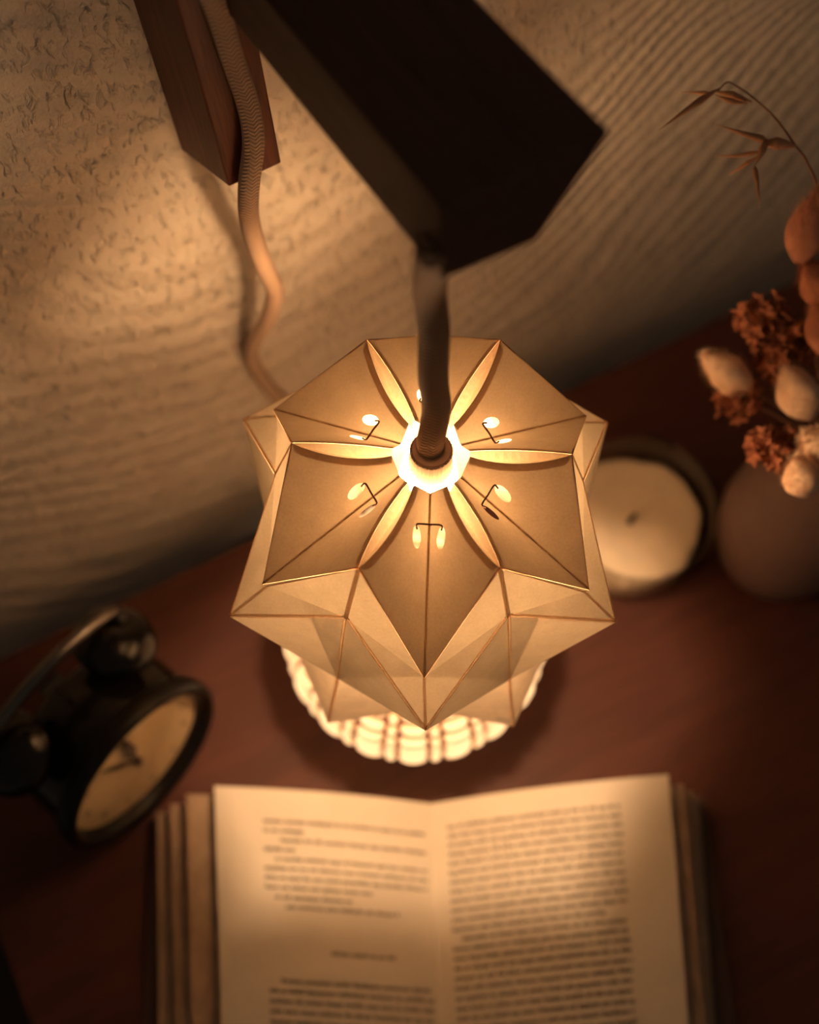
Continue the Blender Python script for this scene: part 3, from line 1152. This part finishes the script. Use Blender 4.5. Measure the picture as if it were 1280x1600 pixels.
# ------------------------------------------------------------------ vase with dried flowers
vc = unz(1247, 805, 0.06); vc.z = 0
vase = empty('vase', vc, 'matte dusty rose ceramic vase holding dried flowers', 'vase')
b = MB()
b.lathe([(0.0005, 0.0), (0.031, 0.0), (0.036, 0.003), (0.0425, 0.025), (0.0455, 0.052), (0.0430, 0.080), (0.0365, 0.103), (0.0265, 0.121), (0.0175, 0.136), (0.0165, 0.146), (0.0180, 0.150), (0.0168, 0.151), (0.0150, 0.146), (0.0150, 0.132), (0.019, 0.121)], vc, seg=64)
b.build('vase_body', M_vase, vase, smooth=True)
mouth = vc + UP * 0.135
def stem_path(head, lean=0.3):
    side = head - mouth
    p0 = mouth + Vector((random.uniform(-0.008, 0.008), random.uniform(-0.008, 0.008), -0.05))
    p1 = mouth + Vector((max(-0.011, min(0.011, side.x * 0.25)), max(-0.011, min(0.011, side.y * 0.25)), 0.012))
    p2 = p1.lerp(head, 0.5) + UP * 0.008
    return spline([p0, p1, p2, head], 5)
def bunny(px, py, dpt, dirpx, ln, wd, mat, label, rnd):
    """soft oval grass head whose base sits at px,py and which points along dirpx in the picture plane"""
    a_ = und(px, py, dpt)
    tipd = (und(px + dirpx[0], py + dirpx[1], dpt - 0.004) - a_).normalized()
    root = empty('bunny_tail_flower', a_, label, 'dried flower', 'bunny tail heads in the vase')
    x = tipd.orthogonal().normalized(); y = tipd.cross(x)
    c0 = a_ + tipd * ln * 0.5
    def fuzz(th, az):
        return 1 + 0.10 * math.sin(5 * az + 7 * th) + 0.06 * math.sin(9 * az - 4 * th)
    prof = []
    b = MB()
    shape = lambda t: (math.sin(PI * min(1, t * 0.97 + 0.03)) ** 0.75) * (1.12 - 0.42 * t)
    rings = 12
    sg = 16
    for i in range(rings + 1):
        t = i / rings
        r = max(0.0003, wd * shape(t))
        for k_ in range(sg):
            az = 2 * PI * k_ / sg
            rr = r * (1 + 0.09 * math.sin(3 * az + 6 * t + rnd.random()) )
            b.v.append(a_ + tipd * ln * t + (x * math.cos(az) + y * math.sin(az)) * rr)
    for i in range(rings):
        for k_ in range(sg):
            q, s_ = i * sg + k_, i * sg + (k_ + 1) % sg
            b.f.append((q, s_, s_ + sg, q + sg))
    hd = b.build('seed_head', mat, root, smooth=True)
    b = MB()
    for _ in range(900):
        t = rnd.uniform(0.02, 0.98); az = rnd.uniform(0, 2 * PI)
        rd_ = x * math.cos(az) + y * math.sin(az)
        p = a_ + tipd * ln * t + rd_ * wd * shape(t) * 0.95
        q = p + (rd_ * 0.75 + tipd * 0.8 + Vector((rnd.uniform(-.3, .3), rnd.uniform(-.3, .3), rnd.uniform(-.3, .3)))).normalized() * rnd.uniform(0.0025, 0.0048)
        s_ = rd_.cross(tipd).normalized() * 0.00022
        b.add([p - s_, p + s_, q], [(0, 1, 2)])
    f_ = b.build('fluff', mat, hd)
    tag(f_, kind='stuff')
    b = MB()
    b.tube(stem_path(a_ + tipd * 0.004), 0.0008, 6)
    b.build('stem', M_stem, root, smooth=True)
rb = random.Random(3)
bunny(1174, 612, 0.595, (-82, -62), 0.031, 0.0098, M_bunny, 'cream bunny tail grass head pointing left, nearest the lamp', rb)
bunny(1268, 655, 0.585, (-40, -82), 0.031, 0.0110, M_bunny, 'big cream bunny tail grass head standing over the vase neck', rb)
bunny(1247, 412, 0.560, (34, -110), 0.036, 0.0100, M_pink, 'rose bunny tail grass head pointing up, highest of the bunch', rb)
bunny(1300, 470, 0.565, (-40, -55), 0.022, 0.0100, M_pink, 'small rose bunny tail grass head directly beneath the highest rose head', rb)
bunny(1300, 560, 0.570, (-28, -110), 0.030, 0.0090, M_pink, 'narrow rose bunny tail grass head standing beside the rust florets, lowest of the rose heads', rb)
bunny(1262, 775, 0.560, (-16, -50), 0.020, 0.0090, M_bunny, 'small round cream bunny tail grass head hanging lowest over the vase', rb)
bunny(1318, 720, 0.565, (-62, -40), 0.024, 0.0100, M_bunny, 'cream bunny tail grass head just above the small round lowest one', rb)
def statice(px, py, dpt, rad, n, label, rnd):
    c0 = und(px, py, dpt)
    root = empty('statice_sprig', c0, label, 'dried flower', 'statice sprigs in the vase')
    b = MB()
    tw = MB()
    for _ in range(n):
        v_ = Vector((rnd.gauss(0, 1), rnd.gauss(0, 1), rnd.gauss(0, 1))).normalized() * rad * rnd.uniform(0.35, 1.0)
        p = c0 + v_
        ax = (v_.normalized() + Vector((rnd.uniform(-.6, .6), rnd.uniform(-.6, .6), rnd.uniform(0, .8)))).normalized()
        x = ax.orthogonal().normalized(); y = ax.cross(x)
        ph = rnd.uniform(0, 6)
        rr = rnd.uniform(0.0026, 0.0046)
        # crinkled papery cup of five lobes
        k0 = len(b.v)
        sg = 10
        b.v.append(p)
        for ring, (r_, h_) in enumerate(((0.55, 0.35), (1.0, 0.9))):
            for k_ in range(sg):
                az = 2 * PI * k_ / sg + ph
                w_ = 1 + (0.28 if k_ % 2 else -0.22) * (ring + 0.3) + rnd.uniform(-.12, .12)
                b.v.append(p + (x * math.cos(az) + y * math.sin(az)) * rr * r_ * w_ + ax * rr * (h_ + rnd.uniform(-.18, .18)))
        for k_ in range(sg):
            b.f.append((k0, k0 + 1 + k_, k0 + 1 + (k_ + 1) % sg))
            b.f.append((k0 + 1 + k_, k0 + 1 + sg + k_, k0 + 1 + sg + (k_ + 1) % sg, k0 + 1 + (k_ + 1) % sg))
        tw.tube([c0 - (c0 - mouth).normalized() * rad * 0.7, p - ax * 0.001], 0.0004, 5)
    f_ = b.build('florets', M_statice, root)
    tag(f_, kind='stuff')
    tw.build('twigs', M_stem, root)
    b = MB()
    b.tube(stem_path(c0), 0.0009, 6)
    b.build('stem', M_stem, root, smooth=True)
statice(1190, 500, 0.590, 0.0125, 34, 'rust brown statice sprig standing highest among the rust sprigs', rb)
statice(1222, 548, 0.592, 0.0125, 34, 'rust brown statice sprig between the left cream head and the big cream head', rb)
statice(1150, 622, 0.600, 0.0105, 30, 'rust brown statice sprig under the left cream grass head', rb)
statice(1208, 700, 0.575, 0.0100, 28, 'rust brown statice sprig hanging low against the vase shoulder', rb)
statice(1245, 690, 0.580, 0.0085, 22, 'rust brown statice sprig tucked behind the lowest cream grass heads', rb)
statice(1265, 520, 0.585, 0.0100, 24, 'rust brown statice sprig beside the narrow rose grass head', rb)
# oat grass bending over the top
oat = empty('oat_stalk', und(1278, 420, 0.54), 'thin dry oat grass stalk arching up with two drooping spikelets', 'dried grass')
od = 0.515
sp_ = spline([mouth - UP * 0.04, mouth + UP * 0.012, und(1296, 480, 0.55), und(1280, 310, 0.53), und(1262, 255, od), und(1242, 226, od), und(1212, 185, od), und(1176, 152, od), und(1150, 134, od), und(1136, 129, od), und(1121, 143, od)], 6)
b = MB()
b.tube(sp_, [0.0008 - 0.0005 * i / (len(sp_) - 1) for i in range(len(sp_))], 6)
b.build('stem', M_stem, oat, smooth=True)
def husk(name, pa, pb, wpx, parent, bend=(0, 0), deep=0.0, peak=0.3):
    A_, B_ = und(*pa, od), und(*pb, od + deep)
    mid = und((pa[0] + pb[0]) / 2 + bend[0], (pa[1] + pb[1]) / 2 + bend[1], od + deep / 2 - 0.002)
    pts = spline([A_, mid, B_], 8)
    n_ = len(pts)
    w_ = wpx * od / F_PX / 2
    rad = []
    for i in range(n_):
        t = i / (n_ - 1)
        rad.append(max(0.00012, w_ * (min(1, (t / peak) ** 0.7) if t < peak else ((1 - t) / (1 - peak)) ** 1.0)))
    m_ = MB()
    m_.tube(pts, rad, 8)
    return m_.build(name, M_oat, parent, smooth=True)
s1 = husk('spikelet', (1176, 160), (1112, 142), 13, oat, (0, -2), 0.0, 0.5)
husk('awn', (1124, 138), (1029, 204), 12, s1, (2, -3), -0.004, 0.3)
husk('awn', (1116, 146), (1064, 144), 7, s1, (0, 0), 0.012, 0.3)
husk('awn', (1168, 162), (1116, 148), 9, s1, (0, 3), -0.006, 0.5)
s2 = husk('spikelet', (1247, 229), (1186, 222), 20, oat, (0, -1), 0.0, 0.55)
husk('awn', (1200, 220), (1119, 194), 12, s2, (0, 1), -0.006, 0.12)
husk('awn', (1199, 216), (1178, 262), 13, s2, (1, 0), -0.003, 0.35)
husk('awn', (1179, 258), (1187, 326), 9, s2, (1, 0), -0.006, 0.15)
husk('awn', (1194, 236), (1114, 244), 8, s2, (0, 3), 0.010, 0.3)
husk('awn', (1184, 244), (1138, 274), 8, s2, (-2, 2), 0.012, 0.3)
